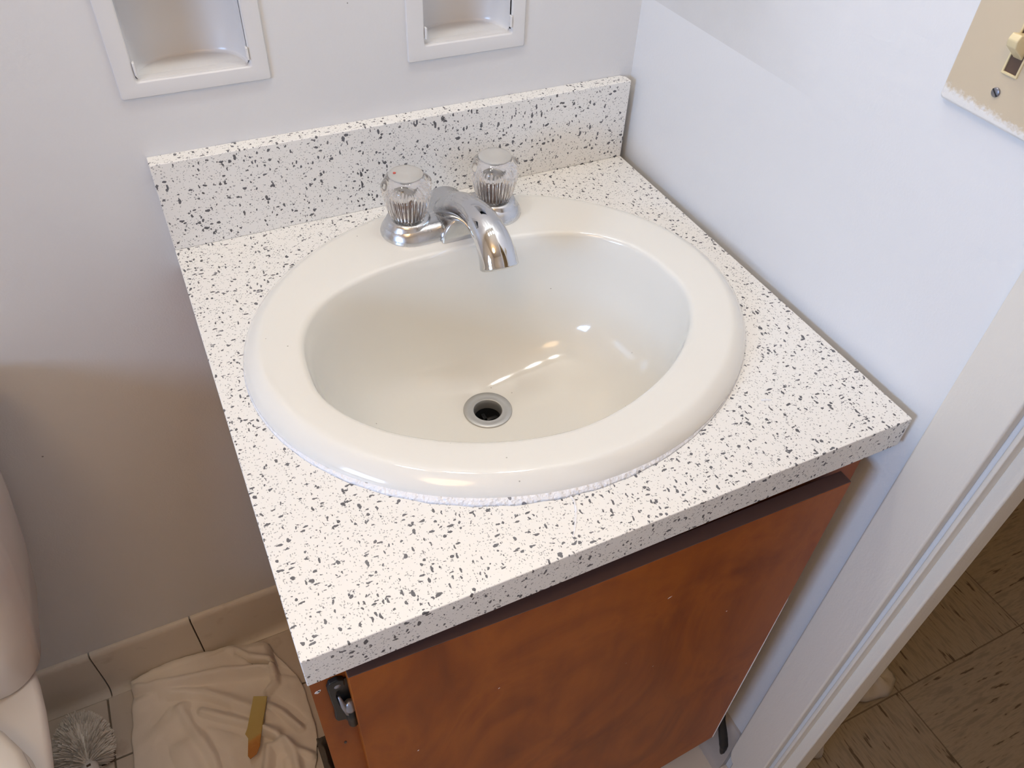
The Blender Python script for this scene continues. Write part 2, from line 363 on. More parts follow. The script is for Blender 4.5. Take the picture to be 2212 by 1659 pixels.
struct('baseboard_right', bm, M['tile_shaded'], bevel=0.0006)
# door casing, jamb with stop, hall-side casing
bm = bmesh.new()
poly = [(-.5445, -.728)] + [(-.5445 - .012 * (1 - math.cos(a)), -.728 - .030 * math.sin(a)) for a in [k * PI / 10 for k in range(1, 6)]] + [(-.5575, FLOOR), (-.6000, FLOOR), (-.6000, 1.28), (-.5445, 1.28)]
prism(bm, poly, 'x', RW - .0135, RW)
struct('trim_1', bm, M['trim'], bevel=0.0028, seg=3)
bm = bmesh.new()
box(bm, RW - .004, RW + .0870, -.6095, -.6045, FLOOR, 1.22)
box(bm, RW - .004, RW + .0870, -1.3720, -1.3650, FLOOR, 1.22)
struct('door_1', bm, M['trim'], bevel=0.0015)
struct('trim_2', B(RW + .010, RW + .046, -.6235, -.6075, FLOOR, 1.22), M['trim'], bevel=0.003, seg=3)
bm = bmesh.new(); box(bm, RW + .085, RW + .092, -.6070, -.5480, FLOOR, 1.28)
struct('trim_3', bm, M['trim'], bevel=0.003)

# ================================================================== WALL NICHES
def niche(x0, x1, z0, z1, fr, label, o_l):
    t = empty('recessed_wall_niche'); tag(t, label, 'wall niche', 'recessed niches in the back wall')
    bm = bmesh.new(); fx0, fx1, fz0, fz1 = fr
    def loop(a, b, c, d, y, r):
        return [(p[0], y, p[1]) for p in roundrect(a, b, c, d, r, 4)]
    rings(bm, [loop(fx0, fx1, fz0, fz1, 0.0, .002), loop(fx0, fx1, fz0, fz1, -.0022, .002), loop(fx0 + .0012, fx1 - .0012, fz0 + .0012, fz1 - .0012, -.0034, .002),
               loop(x0 - .002, x1 + .002, z0 - .002, z1 + .002, -.0036, .003), loop(x0, x1, z0, z1, -.0015, .003), loop(x0, x1, z0, z1, .004, .003)])
    obj('frame', bm, M['niche'], t, smooth=True).modifiers.new('w', 'WEIGHTED_NORMAL')
    # recess: curved back (segment plan), flat sill and head
    bm = bmesh.new(); n = 28; cx = (x0 + x1) / 2; hw = (x1 - x0) / 2; D = 0.046; r = 0.006
    def arc(z, k=1.0, y0=.003):
        return [(cx - hw * k * math.cos(PI * i / n), y0 + D * k * (math.sin(PI * i / n) ** 0.72), z) for i in range(n + 1)]
    R = [arc(z0 - .0005, .9), arc(z0, .93), arc(z0 + .0006, .965), arc(z0 + .003, .99), arc(z0 + .0075, 1.0), arc(z1 - .008, 1.0), arc(z1 - .002, .98), arc(z1, .95)]
    V = rings(bm, R, False)
    bm.faces.new(V[0]); bm.faces.new(V[-1][::-1])
    # little step closing the gap between sill and frame
    obj('recess', bm, M['niche'], t, smooth=True)
    bm = bmesh.new(); box(bm, x0, x1, 0.0, .012, z0 - .004, z0 + .0004); obj('sill', bm, M['niche'], t, bevel=.001)
    for sx, xx in ((0, x0 + .0012), (1, x1 - .0012)):
        bm = bmesh.new(); box(bm, xx - .0012, xx + .0014, -.0045, .0012, z0 + .006, z0 + .0185); obj('support_tab', bm, M['niche'], t, bevel=.001)
    return t
niche(*NI[0], (-0.0055, 0.1350, 0.1610, 0.3080), 'larger white painted niche at upper left of the back wall, with tan shaded cheek', 0)
niche(*NI[1], (0.2800, 0.4175, 0.1555, 0.3020), 'white painted niche nearer the corner, chipped paint along its sill', 1)

# ================================================================== VANITY CABINET
cab = empty('vanity_cabinet'); tag(cab, 'orange-brown varnished wooden vanity cabinet under the speckled worktop', 'cabinet')
CY = -0.508
bm = bmesh.new()
box(bm, 0.0010, 0.0155, CY + .019, -.004, FLOOR, -.037); box(bm, .538, .5527, CY + .019, -.004, FLOOR + .125, -.037); box(bm, .538, .5527, CY + .075, -.004, FLOOR, FLOOR + .125); box(bm, .0155, .538, -.016, -.004, FLOOR, -.037)
box(bm, .0155, .538, CY + .02, -.016, FLOOR + .09, FLOOR + .105); obj('carcass', bm, M['wood'], cab, bevel=.0008)
bm = bmesh.new()
box(bm, .0010, .052, CY, CY + .019, FLOOR, -.037); box(bm, .505, .5527, CY, CY + .019, FLOOR + .130, -.037)
box(bm, .052, .505, CY, CY + .019, -.085, -.037); box(bm, .052, .505, CY, CY + .019, FLOOR + .09, FLOOR + .13)
obj('face_frame', bm, M['wood'], cab)
obj('toe_kick', B(.0155, .538, CY + .06, CY + .075, FLOOR, FLOOR + .09), M['wood'], cab)
# door leaf: slightly swung, edges not quite straight
bm = bmesh.new()
front = [(0.0285, -.522, -.0625), (0.21, -.5255, -.0695), (0.5165, -.530, -.0685), (0.5165, -.530, -.676), (0.4320, -.529, -.700), (0.0285, -.522, -.716)]
back = [(x, y + .0150, z) for x, y, z in front]
V = rings(bm, [front, back], True, True, True)
door = obj('cabinet_door', bm, M['wood'], cab, bevel=.0010)
door.data.materials.append(M['door_edge'])
for p in door.data.polygons:
    if abs(p.normal.z) > .9 and p.center.z > -.2: p.material_index = 1
# bare ply arris down the right edge
bm = bmesh.new(); tube(bm, [(.5163, -.5298, -.28), (.5164, -.5300, -.45), (.5163, -.5298, -.674)], [.0003, .0008, .0009], 6); obj('worn_edge', bm, M['chip'], door)['label'] = 'pale bare wood along the right edge'
# hinge
bm = bmesh.new()
prism(bm, [(.0125, -.087), (.0150, -.0795), (.0215, -.0785), (.0265, -.082), (.0262, -.092), (.0190, -.096), (.0180, -.104), (.0195, -.120), (.0270, -.126), (.0275, -.150), (.0262, -.160), (.0232, -.160), (.0200, -.149), (.0140, -.1465), (.0128, -.142), (.0138, -.130)], 'y', CY - .0045, CY + .0005)
hg = obj('hinge', bm, M['hinge'], cab, bevel=.0012)
obj('hinge_recess', B(.0175, .0285, CY - .0012, CY + .0008, -.148, -.086), M['black'], hg)
bm = bmesh.new(); tube(bm, [(.0258, CY - .005, -.158), (.0258, CY - .0055, -.126)], [.0042, .0046], 16); obj('knuckle', bm, M['hinge'], hg, smooth=True)
bm = bmesh.new(); lathe(bm, [(.0005, .0092), (.0032, .0080), (.0046, .0045), (.0048, 0), (.0046, -.003), (.0036, -.0035)], (.0258, CY - .0065, -.124), 20, None, True, True); obj('hinge_pin', bm, M['hinge_pin'], hg, smooth=True)
bm = bmesh.new(); tube(bm, [(.0195, CY - .005, -.104), (.0212, CY - .0075, -.118), (.0238, CY - .006, -.134)], [.0010, .0022, .0030], 10); obj('spring_arm', bm, M['hinge_pin'], hg, smooth=True)
bm = bmesh.new(); lathe(bm, [(.0004, 0), (.0028, -.0003), (.003, -.0015)], (0, 0, 0), 14, None, True, True)
o = obj('hinge_screw', bm, M['hinge_pin'], hg, smooth=True); o.location = (.0205, CY - .0048, -.088); o.rotation_euler = (PI / 2, 0, 0)
# paint chips and nail hole on the stile
for (x, z, s) in ((.0052, -.0925, .0022), (.0068, -.0915, .0014)):
    bm = bmesh.new(); prism(bm, [(x - s, z), (x - s * .2, z + s), (x + s, z + s * .8), (x + s * .7, z - s * .4), (x, z - s * .9)], 'y', CY - .0004, CY + .0002); obj('paint_chip', bm, M['chip'], cab)
bm = bmesh.new(); lathe(bm, [(.0012, -.0003), (.0012, .0003)], (0, 0, 0), 12, None, True, True); o = obj('nail_hole', bm, M['black'], cab); o.location = (.0155, CY - .0002, -.2010); o.rotation_euler = (PI / 2, 0, 0); o.scale = (1, 1.9, 1)
for (x, z, s) in ((.330, -.151, .0022), (.155, -.19, .0008), (.075, -.25, .0007), (.34, -.30, .0009), (.30, -.26, .0006), (.42, -.24, .0007)):
    bm = bmesh.new(); yy = -.522 - (x - .0285) * .0164 - .0002
    prism(bm, [(x - s, z - s * .5), (x - s * .3, z + s * .2), (x + s, z + s * .5), (x + s * .2, z - s * .1)], 'y', yy - .0003, yy + .0003); obj('paint_chip', bm, M['chip'], door)

# ================================================================== WORKTOP
W, D, TH = 0.5588, 0.5292, 0.0358
SC = (0.2757, -0.2611, 0.2509, 0.2186)
bm = bmesh.new(); n = 96
hole = [(SC[0] + (SC[2] - .018) * math.cos(2 * PI * i / n), SC[1] + (SC[3] - .018) * math.sin(2 * PI * i / n)) for i in range(n)]
def outer(th):
    dx, dy = math.cos(th), math.sin(th); k = 9
    if dx > 1e-9: k = min(k, (W - SC[0]) / dx)
    if dx < -1e-9: k = min(k, (0 - SC[0]) / dx)
    if dy > 1e-9: k = min(k, (0 - SC[1]) / dy)
    if dy < -1e-9: k = min(k, (-D - SC[1]) / dy)
    return (SC[0] + dx * k, SC[1] + dy * k)
ang = [2 * PI * i / n for i in range(n)]
for cx, cy in ((0, 0), (W, 0), (0, -D), (W, -D)):
    a = math.atan2(cy - SC[1], cx - SC[0]) % (2 * PI); j = min(range(n), key=lambda i: abs(ang[i] - a)); ang[j] = a
out = [outer(a) for a in ang]
hole = [(SC[0] + (SC[2] - .018) * math.cos(a), SC[1] + (SC[3] - .018) * math.sin(a)) for a in ang]
V = rings(bm, [[(*p, 0) for p in hole], [(*p, 0) for p in out], [(*p, -TH) for p in out], [(*p, -TH) for p in hole], [(*p, 0) for p in hole]])
bmesh.ops.remove_doubles(bm, verts=bm.verts, dist=1e-6)
top = obj('countertop', bm, M['laminate'], bevel=.0009, seg=2); tag(top, 'white laminate vanity worktop spattered with dark flecks, holding the oval sink', 'countertop')
bm = bmesh.new()
prism(bm, [(0, 0), (0, -.0187), (W, -.0187), (W, -.006), (W - .006, 0)], 'z', 0.0, .1005)
bmesh.ops.recalc_face_normals(bm, faces=bm.faces[:])
obj('backsplash', bm, M['laminate'], top, bevel=.0010)['label'] = 'upright splash strip along the wall, cream top edge'
# smear of white paint running from the sink to the front edge
bm = bmesh.new(); P_, r_ = smoothpath([(.226, -.475, .0000), (.2335, -.482, .0001), (.2310, -.493, .0001), (.2220, -.508, .0000), (.2165, -.515, 0)], [.0004, .0010, .0011, .0009, .0004], 6)
tube(bm, P_, r_, 8, True, (1, 0, 0), .25); obj('paint_drip', bm, M['caulk'], top, smooth=True)['label'] = 'glossy white drip on the worktop'
bm = bmesh.new(); P_, r_ = smoothpath([(.4455, -.455, .0000), (.4500, -.4560, .0002), (.4545, -.4585, .0001)], [.0008, .0013, .0008], 6)
tube(bm, P_, r_, 8, True, (0, 1, 0), .5); obj('paint_drip', bm, M['caulk'], top, smooth=True)

# ================================================================== SINK
sink = empty('bathroom_sink'); tag(sink, 'off-white oval drop-in porcelain sink set into the speckled worktop', 'sink')
NB = 128; TH_ = [2 * PI * i / NB for i in range(NB)]
IN = (0.2713, -0.2875, 0.1925, 0.1385)
DR = (0.2715, -0.2400, -0.1490)
def oring(off, z): return [(*sup(SC[0], SC[1], SC[2] - off, SC[3] - off, th, 1.97, 1.97), z) for th in TH_]
def iring(off, z): return [(*sup(IN[0], IN[1], IN[2] + off, IN[3] + off, th, 2.75, 1.80), z) for th in TH_]
def lerp(a, b, t): return [tuple(p[k] + (q[k] - p[k]) * t for k in range(3)) for p, q in zip(a, b)]
bm = bmesh.new()
R = [oring(.012, -.010), oring(.003, -.001), oring(0, .0012), oring(.0002, .0036), oring(.0018, .0068), oring(.0055, .0104), oring(.0100, .0136), oring(.0135, .0155), oring(.0158, .0163), oring(.0182, .0166)]
a = oring(.0220, .0165); b = iring(.0060, .0140)
R += [a, lerp(a, b, .33), lerp(a, b, .66), b, iring(.0034, .0134), iring(.0012, .0118), iring(.0, .0092), iring(-.0006, .0060)]
base = iring(-.0006, .0060); dr = [(DR[0] + .0255 * math.cos(th), DR[1] + .0255 * math.sin(th), DR[2]) for th in TH_]
prof = [(.012, .05), (.030, .14), (.055, .27), (.09, .42), (.14, .56), (.21, .68), (.30, .775), (.40, .84), (.52, .89), (.64, .93), (.76, .96), (.88, .985), (1.0, 1.0)]
for s, d in prof:
    ring = []
    for p, q, th in zip(base, dr, TH_):
        front = max(0, -math.sin(th)); back = max(0, math.sin(th))
        ss = s ** (1 + .18 * front) * (1 - 0) if s < 1 else 1
        # the back slope runs flatter than the front
        dd = d ** (1.0 + .55 * back * (1 - d)) if d < 1 else 1
        ring.append((p[0] + (q[0] - p[0]) * ss, p[1] + (q[1] - p[1]) * ss, .0060 + (DR[2] - .0060) * dd))
    R.append(ring)
rings(bm, R)
obj('basin', bm, M['sink'], sink, smooth=True)
# caulk bead under the rim
bm = bmesh.new(); Rr = []
for th in TH_:
    fr = max(0, -math.sin(th + .45)) ** 2.4; w_ = .0011 + .0042 * fr; h_ = .0010 + .0030 * fr
    w_ *= 1 + .12 * math.sin(th * 41) * fr; c_, s_ = math.cos(th), math.sin(th)
    x, y = sup(SC[0], SC[1], SC[2], SC[3], th, 1.97, 1.97)
    Rr.append([(x + c_ * k * w_ - c_ * .001, y + s_ * k * w_ - s_ * .001, z * h_) for k, z in ((-.3, 0), (-.3, 1.1), (.15, 1.05), (.55, .78), (.85, .40), (1.1, .02))])
rings(bm, Rr + [Rr[0]], True); bmesh.ops.remove_doubles(bm, verts=bm.verts, dist=1e-7)
obj('caulk_bead', bm, M['caulk'], sink, smooth=True)['label'] = 'lumpy white caulk line, flecked in front'
# drain
bm = bmesh.new()
lathe(bm, [(.0275, -.0010), (.0279, .0010), (.0270, .0020), (.0215, .0014), (.0176, .0006), (.0168, .0010), (.0162, .0002), (.0158, -.0060), (.0152, -.030), (.0152, -.045)], DR, 64)
fl = obj('drain_flange', bm, M['chrome_dull'], sink, smooth=True); fl['label'] = 'dull chrome drain ring'
bm = bmesh.new(); lathe(bm, [(.0151, -.012), (.0149, -.0125), (.0149, -.045)], DR, 40, None, False, True); obj('drain_tube', bm, M['black'], fl, smooth=True)
bm = bmesh.new(); box(bm, DR[0] - .0025, DR[0] + .0025, DR[1] - .0145, DR[1] + .0145, DR[2] - .0225, DR[2] - .0195); box(bm, DR[0] - .0145, DR[0] + .0145, DR[1] + .002, DR[1] + .0065, DR[2] - .0225, DR[2] - .0195)
obj('cross_bar', bm, M['black'], fl, bevel=.0008)

# ================================================================== FAUCET
fa = empty('two_handle_faucet'); tag(fa, 'worn chrome centerset faucet with two clear acrylic knobs at the back of the sink', 'faucet')
FZ = .0150; FY = -.0980; FX = .2885; HX = (.2375, .3395)
def stad(hl, r, z, n=16, cy=FY):
    o = []
    for k in range(n + 1):
        a = -PI / 2 + PI * k / n; o.append((FX + hl + r * math.cos(a), cy + r * math.sin(a), z))
    for k in range(n + 1):
        a = PI / 2 + PI * k / n; o.append((FX - hl + r * math.cos(a), cy + r * math.sin(a), z))
    return o
bm = bmesh.new()
rings(bm, [stad(.0500, .0320, FZ - .001), stad(.0500, .0322, FZ + .002), stad(.0500, .0312, FZ + .005), stad(.0500, .0290, FZ + .009), stad(.0500, .0265, FZ + .0125), stad(.0500, .0235, FZ + .0150), stad(.0500, .018, FZ + .0162)], True, False, True)
obj('base_plate', bm, M['chrome'], fa, smooth=True)
for hx in HX:
    bm = bmesh.new(); lathe(bm, [(.0300, .002), (.0285, .007), (.0262, .0120), (.0240, .0165), (.0222, .0188), (.0120, .0195)], (hx, FY, FZ), 48, None, False, True); obj('handle_bell', bm, M['chrome'], fa, smooth=True)
# spout
P_, r_ = smoothpath([(FX, -.094, .018), (FX, -.100, .0300), (FX, -.118, .0440), (FX, -.144, .0560), (FX, -.172, .0625), (FX, -.197, .0600), (FX, -.2140, .0500), (FX, -.2225, .0370)],
                    [.0235, .0215, .0190, .0176, .0172, .0178, .0190, .0204], 8)
bm = bmesh.new(); tube(bm, P_, r_, 40, False, (1, 0, 0), .86)
V0 = [v for v in bm.verts][-40:]
c0 = sum((v.co for v in V0), Vector()) / 40; d0 = (Vector(P_[-1]) - Vector(P_[-2])).normalized()
loopv = V0
for k, dd in ((.93, .0016), (.86, .0014), (.80, -.004)):
    nv = [bm.verts.new(c0 + (v.co - c0) * k + d0 * dd) for v in V0]
    for i in range(40): bm.faces.new((loopv[i], loopv[(i + 1) % 40], nv[(i + 1) % 40], nv[i]))
    loopv = nv
bm.faces.new(loopv)
sp = obj('spout', bm, M['chrome'], fa, smooth=True)
# D-shaped front cover below the spout, with its half-round body running back
bm = bmesh.new(); Rr = []
for y, k in ((-.066, .90), (-.072, 1.0), (-.1300, 1.0), (-.1345, .985), (-.1358, .93)):
    Rr.append([(FX + .0262 * k * math.cos(PI * i / 20), y, FZ - .0005 + (.0290 * k) * math.sin(PI * i / 20)) for i in range(21)])
V = rings(bm, Rr, False); bm.faces.new(V[-1]); bm.faces.new(V[0][::-1])
obj('front_cover', bm, M['chrome'], fa, smooth=True)
# acrylic knobs
def knob(hx, hot=False):
    def flute(k, th):
        rib = 1 + (.020 * math.cos(36 * th) if 1 <= k <= 6 else 0)
        lobe = 1 + {6: .01, 7: .025, 8: .045, 9: .05, 10: .04, 11: .02}.get(k, 0) * math.cos(6 * th + .4)
        return rib * lobe
    bm = bmesh.new()
    prof = [(.0165, .0000), (.0190, .0006), (.0205, .0040), (.0220, .0100), (.0237, .0170), (.0250, .0240), (.0258, .0290), (.0264, .0325), (.0266, .0360), (.0258, .0395), (.0235, .0425), (.0208, .0448), (.0192, .0462), (.0186, .0468), (.0150, .0472)]
    lathe(bm, prof, (hx, FY, FZ + .0205), 216, flute, False, True)
    # hollow up the middle
    lathe(bm, [(.0165, .0000), (.0156, .0005), (.0158, .0020), (.0168, .0160), (.0170, .0240), (.0150, .0290), (.0110, .0315)], (hx, FY, FZ + .0205), 216, lambda k, th: 1 + (.035 * math.cos(30 * th) if 1 <= k <= 5 else 0), False, True)
    bmesh.ops.remove_doubles(bm, verts=bm.verts, dist=1e-5)
    k = obj('faucet_knob', bm, M['acrylic'], fa, smooth=True); k['label'] = 'clear ribbed acrylic knob'
    if hot:
        bm = bmesh.new(); lathe(bm, [(.0016, .0494), (.0016, .0512), (.0010, .0514)], (hx - .0110, FY + .003, FZ + .0200), 14, None, True, True); obj('hot_mark', bm, M['red'], k)
    bm = bmesh.new(); lathe(bm, [(.0145, 0), (.0140, .012), (.0128, .0190), (.0095, .0215), (.0062, .025), (.001, .0262)], (hx, FY, FZ + .0190), 24, None, True, True); obj('stem', bm, M['stem'], k, smooth=True)
    bm = bmesh.new(); lathe(bm, [(.0178, .0474), (.0183, .0484), (.0176, .0492), (.0140, .0499), (.0080, .0504), (.0010, .0506)], (hx, FY, FZ + .0205), 48, None, True, True); obj('index_cap', bm, M['cap'], k, smooth=True)
knob(HX[0], True); knob(HX[1])

# ================================================================== TOILET
to = empty('toilet'); tag(to, 'white toilet with tank against the back wall, partly seen at the left edge', 'toilet')
TX = -.472
def rr(hx, y0, y1, z, r): return [(p[0], p[1], z) for p in roundrect(TX - hx, TX + hx, y0, y1, r, 8)]
bm = bmesh.new()
rings(bm, [rr(.150, -.155, -.035, -.452, .035), rr(.176, -.188, -.018, -.449, .04), rr(.186, -.197, -.014, -.430, .045), rr(.205, -.205, -.012, -.34, .05), rr(.222, -.210, -.012, -.24, .05), rr(.233, -.214, -.012, -.15, .05), rr(.236, -.215, -.012, -.117, .05)], True, True, True)
obj('tank', bm, M['china'], to, smooth=True)
bm = bmesh.new()
rings(bm, [rr(.240, -.220, -.010, -.1180, .055), rr(.251, -.229, -.006, -.1150, .058), rr(.254, -.232, -.005, -.108, .060), rr(.254, -.232, -.005, -.098, .060), rr(.250, -.228, -.008, -.0900, .058), rr(.240, -.218, -.016, -.0865, .055), rr(.20, -.18, -.05, -.0850, .05)], True, True, True)
obj('tank_lid', bm, M['china'], to, smooth=True)
def ov(a, y0, y1, z, n=48):
    cy = (y0 + y1) / 2; b = (y1 - y0) / 2
    return [(*sup(TX, cy, a, b, 2 * PI * i / n, 3.2, 2.1), z) for i in range(n)]
bm = bmesh.new()
rings(bm, [ov(.115, -.56, -.10, FLOOR), ov(.110, -.55, -.11, FLOOR + .05), ov(.105, -.54, -.12, FLOOR + .15), ov(.135, -.60, -.10, FLOOR + .25), ov(.178, -.68, -.05, FLOOR + .335), ov(.186, -.695, -.035, FLOOR + .365), ov(.180, -.69, -.04, FLOOR + .375)], True, True, True)
obj('bowl', bm, M['china'], to, smooth=True)
bm = bmesh.new()
rings(bm, [ov(.184, -.70, -.215, FLOOR + .378), ov(.191, -.707, -.212, FLOOR + .383), ov(.192, -.708, -.212, FLOOR + .392), ov(.186, -.70, -.216, FLOOR + .398), ov(.15, -.66, -.25, FLOOR + .400)], True, True, True)
obj('seat', bm, M['china_seat'], to, smooth=True)
bm = bmesh.new()
rings(bm, [ov(.186, -.702, -.213, FLOOR + .4015), ov(.190, -.706, -.210, FLOOR + .406), ov(.190, -.706, -.210, FLOOR + .414), ov(.183, -.699, -.216, FLOOR + .421), ov(.15, -.66, -.25, FLOOR + .425)], True, True, True)
obj('seat_cover', bm, M['china_seat'], to, smooth=True)

# ================================================================== TOILET BRUSH
random.seed(4)
br = empty('toilet_brush'); tag(br, 'white toilet brush lying on the tiles between the toilet and the cloth', 'toilet brush')
A0 = Vector((-.3385, -.140, -.778)); A1 = Vector((-.3485, -.070, -.772)); ax = (A1 - A0).normalized()
s1 = ax.cross(Vector((0, 0, 1))).normalized(); s2 = s1.cross(ax)
bm = bmesh.new()
for k in range(5000):
    u = random.random() ** .8; a = random.uniform(0, 2 * PI); p = A0 + (A1 - A0) * (0.02 + .75 * u)
    L = (.036 + .010 * math.sin(PI * min(u * 1.1, 1))) * random.uniform(.88, 1.05)
    fwd = -.1 + 1.25 * u
    d = (s1 * math.cos(a) + s2 * math.sin(a) * .8 + ax * fwd); d.normalize()
    clump = round(a * 4) / 4; d = (d * .75 + (s1 * math.cos(clump) + s2 * math.sin(clump) * .8 + ax * fwd).normalized() * .25).normalized()
    side = d.cross(Vector((random.uniform(-1, 1), random.uniform(-1, 1), random.uniform(-1, 1)))).normalized() * .0009
    e = p + d * L * .6; f = p + d * L - Vector((0, 0, .003)) * random.random()
    for q in (e, f): q.z = max(q.z, FLOOR + .0012)
    v = [bm.verts.new(p - side), bm.verts.new(p + side), bm.verts.new(e + side), bm.verts.new(e - side), bm.verts.new(f + side * .6), bm.verts.new(f - side * .6)]
    bm.faces.new((v[0], v[1], v[2], v[3])); bm.faces.new((v[3], v[2], v[4], v[5]))
me = bpy.data.meshes.new('bristles'); bm.to_mesh(me); bm.free(); link('bristles', me, M['bristle'], br)
bm = bmesh.new(); tube(bm, [A0 + ax * .002, A0 + ax * .012, A0 + ax * .030, A0 + ax * .052, A0 + ax * .068, A0 + ax * .074], [.011, .022, .0295, .0300, .020, .006], 28, True, (0, 0, 1), 1.0); obj('bristle_core', bm, M['bristle'], br, smooth=True)
bm = bmesh.new(); tube(bm, [A0 - ax * .016, A0 - ax * .0155, A0 - ax * .001, A0 + ax * .006, A0 + ax * .0065], [.0085, .0125, .0120, .0098, .006], 28, True)
obj('collar', bm, M['plastic'], br, smooth=True)
bm = bmesh.new(); q = A0 - ax * .005 + s2 * .0122 + s1 * .002
tube(bm, [q - s1 * .0028, q + s1 * .0028], [.0018, .0018], 8); obj('collar_slot', bm, M['brown'], br)
bm = bmesh.new(); hz = Vector((-.328, -.52, FLOOR + .012))
tube(bm, [A0 - ax * .015, A0 - ax * .05 - Vector((0, 0, .006)), (A0 + hz) / 2 - Vector((0, 0, .006)), hz], [.0082, .0080, .0075, .0090], 20); obj('handle', bm, M['plastic'], br, smooth=True)

# ================================================================== CLOTH, SHIM, RAG
RG = [([(-.2829, -.0283), (-.2443, -.0425), (-.1804, -.0561), (-.1297, -.0668), (-.0509, -.0938)], .010, .006),
      ([(-.2720, -.0569), (-.2311, -.0519), (-.1628, -.0831), (-.0996, -.1392), (-.0752, -.1637)], .0085, .009),
      ([(-.245, -.095), (-.2202, -.075), (-.19, -.082), (-.135, -.125)], -.004, .007),
      ([(-.1711, -.1131), (-.1082, -.1650), (-.0689, -.1992)], .008, .007), ([(-.18, -.1231), (-.1132, -.1750), (-.0789, -.2062)], -.006, .006),
      ([(-.2024, -.0921), (-.1895, -.1358), (-.1685, -.1926), (-.1661, -.2166)], .006, .008), ([(-.19, -.10), (-.178, -.1358), (-.1575, -.1926), (-.155, -.23)], -.004, .007),
      ([(-.2404, -.1363), (-.2339, -.1857), (-.235, -.26)], -.005, .008), ([(-.21, -.16), (-.2, -.2), (-.2, -.3)], .006, .012),
      ([(-.1074, -.2752), (-.0857, -.2151), (-.0592, -.2196), (-.0514, -.2466), (-.0529, -.2688)], .010, .006), ([(-.085, -.2752), (-.0757, -.236), (-.0652, -.2356)], -.006, .006),
      ([(-.0717, -.1486), (-.0542, -.1700), (-.0337, -.2073)], .008, .005), ([(-.0617, -.1386), (-.0442, -.1600), (-.0237, -.1973)], -.005, .005),
      ([(-.0868, -.1877), (-.0611, -.2155), (-.0489, -.2369), (-.0275, -.2560)], .009, .005),
      ([(-.0476, -.0863), (-.0514, -.1149), (-.0676, -.1249)], .010, .0045), ([(-.1095, -.0256), (-.0861, -.0579), (-.0494, -.0773)], .008, .006),
      ([(-.0995, -.0416), (-.0761, -.0729), (-.0494, -.0853)], -.010, .004), ([(-.0441, -.0586), (-.0427, -.0921), (-.0157, -.1098)], -.006, .006)]
def dseg(p, a, b):
    ax_, ay = a; bx, by = b; t_ = max(0, min(1, ((p[0] - ax_) * (bx - ax_) + (p[1] - ay) * (by - ay)) / ((bx - ax_) ** 2 + (by - ay) ** 2)))
    return math.hypot(p[0] - ax_ - t_ * (bx - ax_), p[1] - ay - t_ * (by - ay))
def interp(pts, x):
    for (a, b), (c, d) in zip(pts, pts[1:]):
        if x <= c: return b + (d - b) * max(0, (x - a)) / (c - a)
    return pts[-1][1]
lip = RG[0][0]
TOPY = [(-.275, -.018), (-.235, -.011), (-.20, -.0095), (-.15, -.014), (-.10, -.022), (-.065, -.036), (-.045, -.060), (-.02, -.100)]
LEFT = [(-.45, -.300), (-.163, -.284), (-.102, -.280), (-.05, -.271), (-.01, -.268)]
RIGHT = [(-.45, -.040), (-.28, -.032), (-.235, -.014), (-.216, -.0115), (-.149, -.0110), (-.113, -.016), (-.09, -.028), (-.05, -.045), (-.01, -.06)]
bm = bmesh.new(); NU, NV = 150, 190; G = []
for j in range(NV + 1):
    row = []; v = j / NV
    for i in range(NU + 1):
        u = i / NU
        y = -.010 - .43 * v
        x = interp(LEFT, y) * (1 - u) + interp(RIGHT, y) * u
        ty = interp(TOPY, x)
        y = ty - (.44 + ty) * v
        x = interp(LEFT, y) * (1 - u) + interp(RIGHT, y) * u
        x += .0022 * mn.noise(Vector((y * 40, 3, u))); y += .0018 * mn.noise(Vector((x * 55, 7, v)))
        z = FLOOR + .0055
        for pl, h, wd in RG:
            d = min(dseg((x, y), a, b) for a, b in zip(pl, pl[1:])); z += 1.35 * h * math.exp(-(d / wd) ** 2)
        ly = interp(lip, x)
        if x > -.283 and x < -.045: z += .015 / (1 + math.exp(-(y - ly) / .0011))     # doubled-over upper band
        z += .0045 * mn.noise(Vector((x * 22, y * 22, 1))) + .0016 * mn.noise(Vector((x * 60, y * 60, 5)))
        cove = max(0, (y + .026) / .016); z += .012 * cove
        ed = min(u, 1 - u, v * 1.5) * 22
        if ed < 1: z = FLOOR + .0035 + (z - FLOOR - .0035) * (ed ** .45 * .8 + .2)
        row.append(bm.verts.new((x, y, max(z, FLOOR + .003))))
    G.append(row)
for j in range(NV):
    for i in range(NU): bm.faces.new((G[j][i], G[j][i + 1], G[j + 1][i + 1], G[j + 1][i]))
cl = obj('cleaning_cloth', bm, M['cloth'], smooth=True); tag(cl, 'large white cotton cloth spread in soft folds over the floor tiles', 'cloth')
s = cl.modifiers.new('thick', 'SOLIDIFY'); s.thickness = .0016; s.offset = -1
# yellow shim on the cloth
bm = bmesh.new()
prism(bm, [(-.0895, -.132), (-.0690, -.141), (-.0905, -.194), (-.0980, -.215), (-.1050, -.2250), (-.1160, -.2290), (-.1185, -.2230), (-.1120, -.196), (-.1150, -.1875), (-.1100, -.180)], 'z', -.7880, -.7850)
sh = obj('plastic_strip', bm, M['yellow'], bevel=.0008); tag(sh, 'short yellow strip with an orange pointed end lying on the white cloth', 'strip')
